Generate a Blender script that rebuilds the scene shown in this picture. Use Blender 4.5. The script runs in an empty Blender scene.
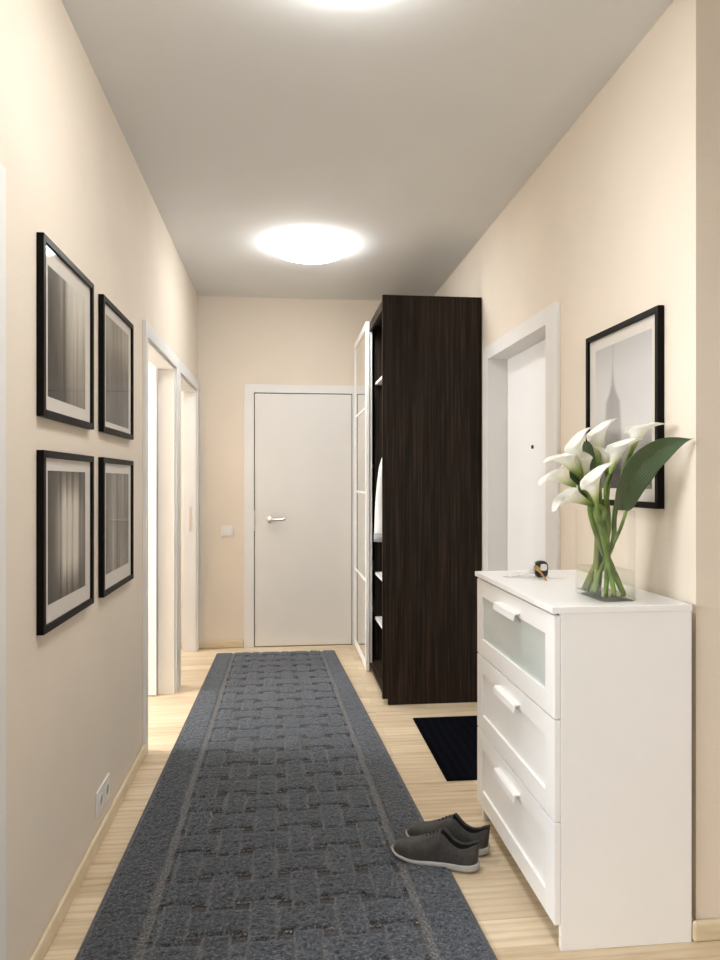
import bpy, bmesh, math, random
import numpy as np
from mathutils import Vector, Matrix

random.seed(7)
S = bpy.context.scene
COL = S.collection
PI = math.pi

# ------------------------------------------------------------------ dimensions
XL, XR = -0.66, 1.165          # corridor walls
YB, YC = 5.62, 1.900           # end wall, corner where the hall widens
ZC = 2.74                      # ceiling
CAMZ = 1.30

# ------------------------------------------------------------------ materials
def new_mat(name):
    m = bpy.data.materials.new(name); m.use_nodes = True
    nt = m.node_tree
    return m, nt, nt.nodes['Principled BSDF']

def N(nt, typ, **kw):
    n = nt.nodes.new(typ)
    for k, v in kw.items():
        if k.startswith('i_'):
            n.inputs[k[2:].replace('_', ' ')].default_value = v
        else:
            setattr(n, k, v)
    return n

def coords(nt, kind='Object', scale=(1, 1, 1), rot=(0, 0, 0), loc=(0, 0, 0)):
    tc = N(nt, 'ShaderNodeTexCoord'); mp = N(nt, 'ShaderNodeMapping')
    mp.inputs['Scale'].default_value = scale
    mp.inputs['Rotation'].default_value = rot
    mp.inputs['Location'].default_value = loc
    nt.links.new(tc.outputs[kind], mp.inputs['Vector'])
    return mp.outputs['Vector']

def ramp(nt, fac, stops):
    r = N(nt, 'ShaderNodeValToRGB')
    el = r.color_ramp.elements
    while len(el) < len(stops): el.new(0.5)
    for e, (p, c) in zip(el, stops):
        e.position = p; e.color = (c[0], c[1], c[2], 1)
    nt.links.new(fac, r.inputs['Fac'])
    return r.outputs['Color']

def noise(nt, vec, scale, detail=3, rough=0.5):
    n = N(nt, 'ShaderNodeTexNoise')
    n.inputs['Scale'].default_value = scale; n.inputs['Detail'].default_value = detail
    n.inputs['Roughness'].default_value = rough
    nt.links.new(vec, n.inputs['Vector'])
    return n.outputs['Fac']

def mixc(nt, fac, a, b, mode='MIX'):
    n = N(nt, 'ShaderNodeMix', data_type='RGBA', blend_type=mode)
    for sock, v in ((n.inputs[0], fac), (n.inputs[6], a), (n.inputs[7], b)):
        if hasattr(v, 'links') or isinstance(v, bpy.types.NodeSocket): nt.links.new(v, sock)
        elif isinstance(v, (int, float)): sock.default_value = v
        else: sock.default_value = (v[0], v[1], v[2], 1)
    return n.outputs[2]

def math_n(nt, op, a, b=0.0):
    n = N(nt, 'ShaderNodeMath', operation=op)
    for sock, v in ((n.inputs[0], a), (n.inputs[1], b)):
        if isinstance(v, bpy.types.NodeSocket): nt.links.new(v, sock)
        else: sock.default_value = v
    return n.outputs[0]

def bump(nt, bs, h, strength=0.3, dist=0.01):
    b = N(nt, 'ShaderNodeBump'); b.inputs['Strength'].default_value = strength
    b.inputs['Distance'].default_value = dist
    nt.links.new(h, b.inputs['Height']); nt.links.new(b.outputs['Normal'], bs.inputs['Normal'])

def simple(name, col, rough=0.5, spec=0.5, var=0.04, vscale=8, metal=0.0, bumpy=0.0, bscale=200, coat=0.0):
    m, nt, bs = new_mat(name)
    v = coords(nt)
    f = noise(nt, v, vscale)
    lo = [max(0, c * (1 - var)) for c in col]; hi = [min(1, c * (1 + var)) for c in col]
    nt.links.new(ramp(nt, f, [(0.3, lo), (0.7, hi)]), bs.inputs['Base Color'])
    bs.inputs['Roughness'].default_value = rough
    bs.inputs['Specular IOR Level'].default_value = spec
    bs.inputs['Metallic'].default_value = metal
    bs.inputs['Coat Weight'].default_value = coat
    if bumpy: bump(nt, bs, noise(nt, v, bscale, 4), bumpy, 0.004)
    return m

M = {}
M['wall'] = simple('wall_paint', (0.76, 0.68, 0.58), 0.85, 0.2, 0.02, 3, bumpy=0.18, bscale=130)
M['ceiling'] = simple('ceiling_paint', (0.775, 0.785, 0.79), 0.9, 0.1, 0.01, 3)
M['trim'] = simple('white_trim', (0.77, 0.76, 0.745), 0.55, 0.1, 0.015, 5)
M['doorleaf'] = simple('door_lacquer', (0.74, 0.725, 0.70), 0.4, 0.4, 0.015, 4)
M['white'] = simple('white_lacquer', (0.91, 0.91, 0.91), 0.38, 0.35, 0.01, 5)
M['gap'] = simple('gap_shade', (0.09, 0.085, 0.08), 0.8, 0.1)  # dark colour standing in for shade in the door and drawer gaps
M['plastic'] = simple('switch_plastic', (0.78, 0.76, 0.74), 0.3, 0.5, 0.01)
M['socketdark'] = simple('socket_recess', (0.36, 0.33, 0.30), 0.4, 0.5, 0.01)
M['chrome'] = simple('satin_nickel', (0.75, 0.70, 0.64), 0.28, 0.5, 0.02, 30, metal=1.0)
M['steel'] = simple('key_steel', (0.88, 0.87, 0.85), 0.4, 0.5, 0.05, 90, metal=1.0)
M['brass'] = simple('key_brass', (0.62, 0.40, 0.16), 0.35, 0.5, 0.06, 90, metal=0.7)
M['black'] = simple('black_plastic', (0.012, 0.011, 0.010), 0.3, 0.5, 0.1)
M['frame'] = simple('black_frame', (0.006, 0.0045, 0.0035), 0.45, 0.08, 0.15, 20)
M['mat_board'] = simple('mount_board', (0.66, 0.62, 0.57), 0.85, 0.1, 0.01, 20)
M['shirt'] = simple('white_cotton', (0.80, 0.80, 0.80), 0.9, 0.1, 0.02, 30, bumpy=0.2, bscale=300)
M['hem'] = simple('grey_knit', (0.30, 0.31, 0.33), 0.95, 0.1, 0.15, 120, bumpy=0.4, bscale=400)
M['shelf'] = simple('white_shelf', (0.82, 0.80, 0.77), 0.4, 0.4, 0.01)
M['sole'] = simple('shoe_sole', (0.42, 0.415, 0.40), 0.6, 0.3, 0.03, 60)
M['lining'] = simple('shoe_lining', (0.018, 0.016, 0.015), 0.9, 0.1, 0.1, 60)
M['lace'] = simple('shoe_lace', (0.02, 0.018, 0.016), 0.8, 0.2, 0.1, 200)
M['leather'] = simple('shoe_suede', (0.044, 0.042, 0.040), 0.5, 0.4, 0.22, 55, bumpy=0.25, bscale=350)
M['spadix'] = simple('lily_spadix', (0.75, 0.52, 0.06), 0.7, 0.2, 0.15, 300)
M['stem'] = simple('lily_stem', (0.15, 0.235, 0.055), 0.4, 0.5, 0.55, 14)
M['edge'] = simple('rug_overcast_edge', (0.17, 0.17, 0.175), 0.95, 0.1, 0.4, 300, bumpy=0.6, bscale=300)

def mat_skirting():
    m, nt, bs = new_mat('oak_skirting')
    v = coords(nt, scale=(6, 6, 40))
    nt.links.new(ramp(nt, noise(nt, v, 2.0, 4), [(0.3, (0.64, 0.53, 0.36)), (0.7, (0.73, 0.62, 0.45))]), bs.inputs['Base Color'])
    bs.inputs['Roughness'].default_value = 0.45
    return m
M['skirting'] = mat_skirting()

def mat_floor():
    m, nt, bs = new_mat('oak_laminate')
    v = coords(nt)
    br = N(nt, 'ShaderNodeTexBrick'); br.offset = 0.37; br.offset_frequency = 2
    nt.links.new(v, br.inputs['Vector'])
    br.inputs['Color1'].default_value = (0.50, 0.50, 0.50, 1); br.inputs['Color2'].default_value = (0.05, 0.05, 0.05, 1)
    br.inputs['Mortar'].default_value = (0.5, 0.5, 0.5, 1)
    br.inputs['Scale'].default_value = 1.0; br.inputs['Mortar Size'].default_value = 0.0012
    br.inputs['Brick Width'].default_value = 0.82; br.inputs['Row Height'].default_value = 0.128
    br.inputs['Bias'].default_value = 0.0
    # plank-wise offset for the grain
    off = N(nt, 'ShaderNodeVectorMath', operation='MULTIPLY_ADD')
    nt.links.new(br.outputs['Color'], off.inputs[0]); off.inputs[1].default_value = (9, 5, 3)
    st = coords(nt, scale=(1.6, 16, 1)); nt.links.new(st, off.inputs[2])
    g1 = noise(nt, off.outputs[0], 1.6, 6, 0.6)
    wv = N(nt, 'ShaderNodeTexWave', wave_type='BANDS', bands_direction='Y')
    wv.inputs['Scale'].default_value = 0.55; wv.inputs['Distortion'].default_value = 5; wv.inputs['Detail'].default_value = 3
    nt.links.new(off.outputs[0], wv.inputs['Vector'])
    fine = noise(nt, coords(nt, scale=(3, 120, 1)), 2.0, 3, 0.6)
    c = ramp(nt, g1, [(0.30, (0.40, 0.275, 0.15)), (0.43, (0.68, 0.54, 0.36)), (0.56, (0.78, 0.66, 0.48)), (0.72, (0.86, 0.75, 0.59))])
    c = mixc(nt, 0.30, c, ramp(nt, wv.outputs['Fac'], [(0.0, (0.42, 0.29, 0.165)), (0.45, (0.83, 0.70, 0.52))]))
    c = mixc(nt, 0.22, c, ramp(nt, fine, [(0.3, (0.65, 0.52, 0.36)), (0.65, (0.86, 0.75, 0.58))]))
    plank = ramp(nt, br.outputs['Color'], [(0.05, (0.80, 0.77, 0.73)), (0.5, (1.0, 1.0, 1.0))])
    c = mixc(nt, 1.0, c, plank, 'MULTIPLY')
    c = mixc(nt, math_n(nt, 'MULTIPLY', br.outputs['Fac'], 0.55), c, (0.36, 0.26, 0.16))
    nt.links.new(c, bs.inputs['Base Color'])
    bs.inputs['Roughness'].default_value = 0.36; bs.inputs['Specular IOR Level'].default_value = 0.35
    bump(nt, bs, fine, 0.05, 0.002)
    return m
M['floor'] = mat_floor()

def mat_wenge():
    m, nt, bs = new_mat('black_brown_oak')
    g = noise(nt, coords(nt, scale=(48, 48, 1.0)), 1.6, 5, 0.7)
    g2 = noise(nt, coords(nt, scale=(9, 9, 0.5)), 1.5, 3)
    c = ramp(nt, g, [(0.36, (0.006, 0.0038, 0.0025)), (0.50, (0.018, 0.012, 0.008)), (0.66, (0.068, 0.048, 0.034))])
    c = mixc(nt, 0.4, c, ramp(nt, g2, [(0.35, (0.011, 0.007, 0.0045)), (0.7, (0.036, 0.025, 0.018))]))
    nt.links.new(c, bs.inputs['Base Color'])
    bs.inputs['Roughness'].default_value = 0.55; bs.inputs['Specular IOR Level'].default_value = 0.12
    bump(nt, bs, g, 0.12, 0.002)
    return m
M['wenge'] = mat_wenge()

def mat_rug():
    m, nt, bs = new_mat('rug_pile')
    at = N(nt, 'ShaderNodeAttribute', attribute_name='pile')
    v = coords(nt)
    f = noise(nt, v, 120, 5, 0.8); big = noise(nt, v, 14, 3)
    pile = ramp(nt, f, [(0.39, (0.006, 0.0065, 0.007)), (0.5, (0.019, 0.0205, 0.023)), (0.61, (0.22, 0.225, 0.24))])
    pile = mixc(nt, 0.15, pile, ramp(nt, big, [(0.3, (0.026, 0.027, 0.029)), (0.7, (0.055, 0.057, 0.061))]))
    speck = ramp(nt, noise(nt, v, 150, 3, 0.7), [(0.40, (0.03, 0.026, 0.023)), (0.55, (0.16, 0.15, 0.14)), (0.66, (0.42, 0.40, 0.37))])
    ground = ramp(nt, noise(nt, v, 260, 2), [(0.45, (0.018, 0.013, 0.010)), (0.60, (0.055, 0.045, 0.037)), (0.72, (0.30, 0.27, 0.25))])
    ground = mixc(nt, ramp(nt, at.outputs['Fac'], [(0.18, (0, 0, 0)), (0.25, (1, 1, 1))]), ground, speck)
    c = mixc(nt, ramp(nt, at.outputs['Fac'], [(0.36, (0, 0, 0)), (0.62, (1, 1, 1))]), ground, pile)
    nt.links.new(c, bs.inputs['Base Color'])
    bs.inputs['Roughness'].default_value = 1.0; bs.inputs['Specular IOR Level'].default_value = 0.05
    bs.inputs['Sheen Weight'].default_value = 0.72; bs.inputs['Sheen Roughness'].default_value = 0.35
    bs.inputs['Sheen Tint'].default_value = (0.75, 0.85, 1.0, 1)
    bump(nt, bs, noise(nt, v, 210, 4, 0.7), 0.9, 0.006)
    return m
M['rug'] = mat_rug()

def mat_doormat():
    m, nt, bs = new_mat('navy_rib_mat')
    v = coords(nt)
    wv = N(nt, 'ShaderNodeTexWave', wave_type='BANDS', bands_direction='X'); wv.inputs['Scale'].default_value = 7.0
    wv.inputs['Distortion'].default_value = 0.6; wv.inputs['Detail'].default_value = 2
    nt.links.new(v, wv.inputs['Vector'])
    c = ramp(nt, wv.outputs['Fac'], [(0.2, (0.001, 0.0012, 0.0022)), (0.9, (0.003, 0.004, 0.008))])
    nt.links.new(mixc(nt, 0.4, c, ramp(nt, noise(nt, v, 160), [(0.4, (0.001, 0.0012, 0.0025)), (0.7, (0.006, 0.007, 0.012))])), bs.inputs['Base Color'])
    bs.inputs['Roughness'].default_value = 1; bs.inputs['Specular IOR Level'].default_value = 0.03
    bump(nt, bs, wv.outputs['Fac'], 0.5, 0.004)
    return m
M['doormat'] = mat_doormat()

def thin_glass(name, tint, ior=1.45, rough=0.02, boost=1.0, edge=None):
    m = bpy.data.materials.new(name); m.use_nodes = True; nt = m.node_tree; nt.nodes.clear()
    out = N(nt, 'ShaderNodeOutputMaterial'); mx = N(nt, 'ShaderNodeMixShader')
    tr = N(nt, 'ShaderNodeBsdfTransparent'); tr.inputs['Color'].default_value = (*tint, 1)
    if edge:
        lw2 = N(nt, 'ShaderNodeLayerWeight'); lw2.inputs['Blend'].default_value = 0.5
        nt.links.new(ramp(nt, lw2.outputs['Facing'], [(0.0, tint), (0.72, tint), (0.95, edge)]), tr.inputs['Color'])
    gl = N(nt, 'ShaderNodeBsdfGlossy'); gl.inputs['Roughness'].default_value = rough
    lw = N(nt, 'ShaderNodeLayerWeight'); lw.inputs['Blend'].default_value = 0.5
    f0 = ((ior - 1) / (ior + 1)) ** 2
    fr = math_n(nt, 'ADD', f0 * boost, math_n(nt, 'MULTIPLY', math_n(nt, 'POWER', lw.outputs['Facing'], 5.0), (1 - f0) * boost))
    nt.links.new(fr, mx.inputs[0]); nt.links.new(tr.outputs[0], mx.inputs[1]); nt.links.new(gl.outputs[0], mx.inputs[2])
    nt.links.new(mx.outputs[0], out.inputs[0])
    return m
M['pane'] = thin_glass('picture_glass', (1, 1, 1), 1.45, 0.05, 0.28)
M['vase'] = thin_glass('vase_glass', (0.995, 0.998, 0.995), 1.4, edge=(0.30, 0.34, 0.28))
M['vase_base'] = thin_glass('vase_base_glass', (0.95, 0.965, 0.95), 1.5, edge=(0.72, 0.76, 0.70))
M['water'] = thin_glass('water', (0.965, 0.98, 0.96), 1.2)
M['window'] = thin_glass('window_glass', (1, 1, 1), 1.3)

def mat_mirror():
    m, nt, bs = new_mat('glossy_white_glass')
    v = coords(nt)
    nt.links.new(ramp(nt, noise(nt, v, 3), [(0.3, (0.72, 0.69, 0.64)), (0.7, (0.74, 0.71, 0.66))]), bs.inputs['Base Color'])
    bs.inputs['Roughness'].default_value = 0.03; bs.inputs['Metallic'].default_value = 0.65
    bs.inputs['Coat Weight'].default_value = 0.4; bs.inputs['Coat Roughness'].default_value = 0.02
    return m
M['glossglass'] = mat_mirror()

def mat_frost():
    m, nt, bs = new_mat('frosted_glass')
    v = coords(nt, 'Generated')
    nt.links.new(ramp(nt, noise(nt, v, 1.2), [(0.3, (0.50, 0.57, 0.56)), (0.7, (0.60, 0.65, 0.64))]), bs.inputs['Base Color'])
    bs.inputs['Roughness'].default_value = 0.28; bs.inputs['Specular IOR Level'].default_value = 0.5
    return m
M['frost'] = mat_frost()

def mat_lamp():
    m, nt, bs = new_mat('lit_opal_glass')
    v = coords(nt)
    nt.links.new(ramp(nt, noise(nt, v, 3), [(0.3, (1, 0.995, 0.98)), (0.7, (1, 1, 0.985))]), bs.inputs['Emission Color'])
    bs.inputs['Emission Strength'].default_value = 14.2
    return m
M['lamp'] = mat_lamp()

def mat_petal():
    m, nt, bs = new_mat('lily_spathe')
    at = N(nt, 'ShaderNodeAttribute', attribute_name='along')
    v = coords(nt)
    c = ramp(nt, at.outputs['Fac'], [(0.0, (0.20, 0.34, 0.05)), (0.22, (0.46, 0.57, 0.16)), (0.46, (0.86, 0.87, 0.66)), (0.70, (0.95, 0.945, 0.91))])
    c = mixc(nt, 0.06, c, ramp(nt, noise(nt, v, 90), [(0.3, (0.6, 0.65, 0.45)), (0.7, (0.95, 0.95, 0.9))]))
    nt.links.new(c, bs.inputs['Base Color']); bs.inputs['Roughness'].default_value = 0.45
    tl = N(nt, 'ShaderNodeBsdfTranslucent'); nt.links.new(c, tl.inputs['Color'])
    mx = N(nt, 'ShaderNodeMixShader'); mx.inputs[0].default_value = 0.4
    out = nt.nodes['Material Output']
    nt.links.new(bs.outputs[0], mx.inputs[1]); nt.links.new(tl.outputs[0], mx.inputs[2]); nt.links.new(mx.outputs[0], out.inputs[0])
    return m
M['petal'] = mat_petal()

def mat_leaf():
    m, nt, bs = new_mat('lily_leaf')
    at = N(nt, 'ShaderNodeAttribute', attribute_name='across')
    al = N(nt, 'ShaderNodeAttribute', attribute_name='along')
    # curved veins: sweep forward from the midrib
    ph = math_n(nt, 'SUBTRACT', math_n(nt, 'MULTIPLY', al.outputs['Fac'], 34.0), math_n(nt, 'MULTIPLY', math_n(nt, 'ABSOLUTE', at.outputs['Fac']), 46.0))
    vein = math_n(nt, 'SINE', ph)
    c = ramp(nt, vein, [(0.0, (0.052, 0.095, 0.034)), (0.8, (0.070, 0.122, 0.044)), (1.0, (0.19, 0.26, 0.14))])
    c = mixc(nt, 0.2, c, ramp(nt, noise(nt, coords(nt), 40), [(0.3, (0.035, 0.062, 0.027)), (0.7, (0.075, 0.115, 0.055))]))
    nt.links.new(c, bs.inputs['Base Color']); bs.inputs['Roughness'].default_value = 0.42
    bump(nt, bs, vein, 0.15, 0.003)
    return m
M['leaf'] = mat_leaf()

def mat_print(kind):
    m, nt, bs = new_mat('print_' + kind)
    tc = N(nt, 'ShaderNodeTexCoord'); sp = N(nt, 'ShaderNodeSeparateXYZ'); nt.links.new(tc.outputs['Generated'], sp.inputs[0])
    u, w = sp.outputs['Y'], sp.outputs['Z']
    def bell(x, c, s):      # gaussian-like bump
        d = math_n(nt, 'DIVIDE', math_n(nt, 'SUBTRACT', x, c), s)
        return math_n(nt, 'DIVIDE', 1.0, math_n(nt, 'ADD', 1.0, math_n(nt, 'POWER', math_n(nt, 'ABSOLUTE', d), 4.0)))
    fine = noise(nt, coords(nt, 'Generated', (1, 26, 5)), 1.0, 5, 0.7)
    streak = noise(nt, coords(nt, 'Generated', (1, 12, 0.7), loc=(0, hash(kind) % 1 + len(kind) * 1.7, 0)), 1.0, 4, 0.6)
    if kind == 'trunk':
        base = math_n(nt, 'MULTIPLY_ADD', streak, 0.35); 
        b = math_n(nt, 'ADD', math_n(nt, 'MULTIPLY', streak, 0.45), math_n(nt, 'MULTIPLY', w, 0.38))
        b = math_n(nt, 'ADD', b, math_n(nt, 'MULTIPLY', bell(u, 0.78, 0.34), 0.20))
        b = math_n(nt, 'SUBTRACT', b, math_n(nt, 'MULTIPLY', bell(u, 0.40, 0.035), 0.26))
        b = math_n(nt, 'SUBTRACT', b, math_n(nt, 'MULTIPLY', bell(u, 0.08, 0.20), 0.30))
        b = math_n(nt, 'ADD', b, math_n(nt, 'MULTIPLY', fine, 0.08))
    elif kind == 'thicket':
        b = math_n(nt, 'ADD', math_n(nt, 'MULTIPLY', streak, 0.55), math_n(nt, 'MULTIPLY', bell(w, 0.95, 0.28), 0.22))
        b = math_n(nt, 'ADD', b, math_n(nt, 'MULTIPLY', fine, 0.30))
        b = math_n(nt, 'SUBTRACT', b, math_n(nt, 'MULTIPLY', bell(u, 0.45, 0.22), 0.10))
        b = math_n(nt, 'SUBTRACT', b, 0.04)
    elif kind == 'clearing':
        b = math_n(nt, 'MULTIPLY', bell(u, 0.56, 0.34), bell(w, 0.50, 0.42))
        b = math_n(nt, 'MULTIPLY', b, math_n(nt, 'ADD', 0.42, math_n(nt, 'MULTIPLY', streak, 0.70)))
        for c_, s_ in ((0.30, 0.02), (0.47, 0.018), (0.62, 0.03), (0.84, 0.03)):
            b = math_n(nt, 'SUBTRACT', b, math_n(nt, 'MULTIPLY', bell(u, c_, s_), 0.22))
        b = math_n(nt, 'ADD', b, math_n(nt, 'ADD', 0.10, math_n(nt, 'MULTIPLY', fine, 0.07)))
    elif kind == 'birches':
        b = math_n(nt, 'ADD', math_n(nt, 'MULTIPLY', streak, 0.75), math_n(nt, 'MULTIPLY', fine, 0.22))
        b = math_n(nt, 'ADD', b, math_n(nt, 'MULTIPLY', bell(u, 0.30, 0.08), 0.16))
        b = math_n(nt, 'ADD', math_n(nt, 'MULTIPLY', bell(u, 0.68, 0.06), 0.12), b)
        b = math_n(nt, 'SUBTRACT', b, 0.06)
    else:                   # tower in fog (u runs away from the viewer, so mirrored)
        uu = math_n(nt, 'SUBTRACT', 1.0, u)
        half = ramp(nt, w, [(0.0, (.17,) * 3), (0.42, (.16,) * 3), (0.60, (.135,) * 3), (0.66, (.07,) * 3), (0.72, (.03,) * 3), (0.80, (.012,) * 3), (0.86, (0, 0, 0))])
        d = math_n(nt, 'SUBTRACT', half, math_n(nt, 'ABSOLUTE', math_n(nt, 'SUBTRACT', uu, 0.34)))
        ins = ramp(nt, math_n(nt, 'ADD', math_n(nt, 'MULTIPLY', d, 8.0), 0.5), [(0.35, (0, 0, 0)), (0.75, (1, 1, 1))])
        fog = ramp(nt, w, [(0.0, (0.20,) * 3), (0.25, (0.40,) * 3), (0.42, (0.80,) * 3), (0.8, (0.72,) * 3), (1.0, (0.60,) * 3)])
        b = math_n(nt, 'SUBTRACT', fog, math_n(nt, 'MULTIPLY', ins, 0.24))
        blk = N(nt, 'ShaderNodeTexBrick'); blk.inputs['Scale'].default_value = 1.0
        blk.inputs['Brick Width'].default_value = 0.09; blk.inputs['Row Height'].default_value = 0.05
        sw = N(nt, 'ShaderNodeCombineXYZ'); nt.links.new(u, sw.inputs[0]); nt.links.new(w, sw.inputs[1]); nt.links.new(sw.outputs[0], blk.inputs['Vector'])
        low = ramp(nt, w, [(0.10, (1, 1, 1)), (0.36, (0, 0, 0))])
        b = math_n(nt, 'SUBTRACT', b, math_n(nt, 'MULTIPLY', math_n(nt, 'MULTIPLY', blk.outputs['Color'], low), 0.18))
    if kind == 'tower':
        c = ramp(nt, b, [(0.05, (0.05, 0.047, 0.045)), (0.45, (0.30, 0.29, 0.28)), (0.85, (0.70, 0.69, 0.68))])
    else:
        c = ramp(nt, b, [(0.14, (0.022, 0.018, 0.014)), (0.38, (0.105, 0.088, 0.068)), (0.60, (0.30, 0.265, 0.215)), (0.82, (0.62, 0.575, 0.50))])
    nt.links.new(c, bs.inputs['Base Color']); bs.inputs['Roughness'].default_value = 0.6
    bs.inputs['Specular IOR Level'].default_value = 0.2
    return m

# ------------------------------------------------------------------ mesh helpers
def add_box(bm, x0, x1, y0, y1, z0, z1):
    vs = [bm.verts.new((x, y, z)) for x in (x0, x1) for y in (y0, y1) for z in (z0, z1)]
    for f in ((0, 1, 3, 2), (4, 6, 7, 5), (0, 4, 5, 1), (2, 3, 7, 6), (0, 2, 6, 4), (1, 5, 7, 3)):
        bm.faces.new([vs[i] for i in f])

def add_grid(bm, rows, closed=False):
    """rows: list of lists of points"""
    V = [[bm.verts.new(p) for p in r] for r in rows]
    for i in range(len(V) - 1):
        n = len(V[i])
        for j in range(n if closed else n - 1):
            k = (j + 1) % n
            bm.faces.new((V[i][j], V[i][k], V[i + 1][k], V[i + 1][j]))
    return V

def add_tube(bm, pts, radii, n=10, cap=True):
    pts = [Vector(p) for p in pts]
    rows = []; up = None
    for i, p in enumerate(pts):
        t = (pts[min(i + 1, len(pts) - 1)] - pts[max(i - 1, 0)]).normalized()
        if up is None:
            up = t.orthogonal().normalized()
        up = (up - t * up.dot(t)).normalized(); sd = t.cross(up)
        r = radii[i] if hasattr(radii, '__len__') else radii
        rows.append([p + r * (math.cos(a) * up + math.sin(a) * sd) for a in [2 * PI * k / n for k in range(n)]])
    V = add_grid(bm, rows, True)
    if cap:
        bm.faces.new(list(reversed(V[0]))); bm.faces.new(V[-1])

def add_lathe(bm, prof, n=48, axis='Z', origin=(0, 0, 0)):
    rows = []
    o = Vector(origin)
    for r, h in prof:
        row = []
        for k in range(n):
            a = 2 * PI * k / n; c, s = r * math.cos(a), r * math.sin(a)
            p = {'Z': Vector((c, s, h)), 'X': Vector((h, c, s)), 'Y': Vector((s, h, c))}[axis]
            row.append(o + p)
        rows.append(row)
    V = add_grid(bm, rows, True)
    bm.faces.new(list(reversed(V[0]))); bm.faces.new(V[-1])

def smooth_pts(pts, n=8):
    """Catmull-Rom through the points"""
    P = [Vector(p) for p in pts]; P = [2 * P[0] - P[1]] + P + [2 * P[-1] - P[-2]]
    out = []
    for i in range(1, len(P) - 2):
        for k in range(n):
            t = k / n
            a, b, c, d = P[i - 1], P[i], P[i + 1], P[i + 2]
            out.append(0.5 * ((2 * b) + (c - a) * t + (2 * a - 5 * b + 4 * c - d) * t * t + (3 * b - a - 3 * c + d) * t ** 3))
    out.append(P[-2]); return out

def obj(name, bm, mat, parent=None, smooth=False, bevel=0.0, label=None, segs=2):
    bmesh.ops.recalc_face_normals(bm, faces=bm.faces[:])
    me = bpy.data.meshes.new(name); bm.to_mesh(me); bm.free()
    return obj_mesh(name, me, mat, parent, smooth, bevel, label, segs)

def obj_mesh(name, me, mat, parent=None, smooth=False, bevel=0.0, label=None, segs=2):
    o = bpy.data.objects.new(name, me); COL.objects.link(o)
    if mat: me.materials.append(M[mat] if isinstance(mat, str) else mat)
    if smooth:
        for p in me.polygons: p.use_smooth = True
    if bevel:
        md = o.modifiers.new('bevel', 'BEVEL'); md.width = bevel; md.segments = segs; md.limit_method = 'ANGLE'
    if parent:
        o.parent = parent
        o.location = -Vector(parent.location) if not parent.rotation_euler.z else o.location
    if label: o['label'] = label
    return o

def box(name, mat, x0, x1, y0, y1, z0, z1, parent=None, bevel=0.0, label=None):
    bm = bmesh.new(); add_box(bm, x0, x1, y0, y1, z0, z1)
    return obj(name, bm, mat, parent, bevel=bevel, label=label)

def boxes(name, mat, lst, parent=None, bevel=0.0, label=None):
    bm = bmesh.new()
    for b in lst: add_box(bm, *b)
    return obj(name, bm, mat, parent, bevel=bevel, label=label)

def thing(name, loc, label=None, cat=None, group=None, kind=None):
    o = bpy.data.objects.new(name, None); COL.objects.link(o); o.location = loc
    o.empty_display_size = 0.1
    return tag(o, label, cat, group, kind)

def tag(o, label=None, cat=None, group=None, kind=None):
    if label: o['label'] = label
    if cat: o['category'] = cat
    if group: o['group'] = group
    if kind: o['kind'] = kind
    return o

def struct(o, label=None):
    o['kind'] = 'structure'
    if label: o['label'] = label
    return o

# ------------------------------------------------------------------ the setting
XO = -3.3      # outer face of the side rooms
XH = 2.6       # right side of the wider hall behind the viewer
YR = -2.3      # rear of the hall
T = 0.088       # wall thickness
XI = XL - T
struct(box('floor', 'floor', XO - 0.1, XH + 0.1, YR - 0.1, YB + 0.1, -0.08, 0))
struct(box('ceiling', 'ceiling', XO - 0.1, XH + 0.1, YR - 0.1, YB + 0.1, ZC, ZC + 0.1))
# left wall: three doorways
D0, D1, D2 = (0.80, 1.660), (3.508, 4.45), (4.605, 5.53)
DH = 2.0
segs = [(YR, D0[0]), (D0[1], D1[0]), (D1[1], D2[0]), (D2[1], YB)]
struct(boxes('wall_left', 'wall', [(XI, XL, a, b, 0, ZC) for a, b in segs] + [(XI, XL, a, b, DH, ZC) for a, b in (D0, D1, D2)]))
# right wall with the entrance niche, and the face that turns the corner
EN = (3.02, 3.91); EH = 1.995; XE = 1.262
struct(boxes('wall_right', 'wall', [(XR, XR + 0.16, YC, EN[0], 0, ZC), (XR, XR + 0.16, EN[1], YB, 0, ZC), (XR, XR + 0.16, EN[0], EN[1], EH, ZC)]))
struct(box('wall_corner', 'wall', XR + 0.16, XH, YC, YC + 0.12, 0, ZC))
struct(box('wall_back', 'wall', XO, XR + 0.16, YB, YB + 0.1, 0, ZC))
struct(box('wall_hall', 'wall', XH, XH + 0.1, YR, YC + 0.12, 0, ZC))
# rear wall of the hall with an unseen window added to let light in
W = (0.2, 1.9, 0.60, 1.95)
struct(boxes('wall_rear', 'wall', [(XO, W[0], YR - 0.1, YR, 0, ZC), (W[1], XH, YR - 0.1, YR, 0, ZC), (W[0], W[1], YR - 0.1, YR, 0, W[2]), (W[0], W[1], YR - 0.1, YR, W[3], ZC)]))
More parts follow.
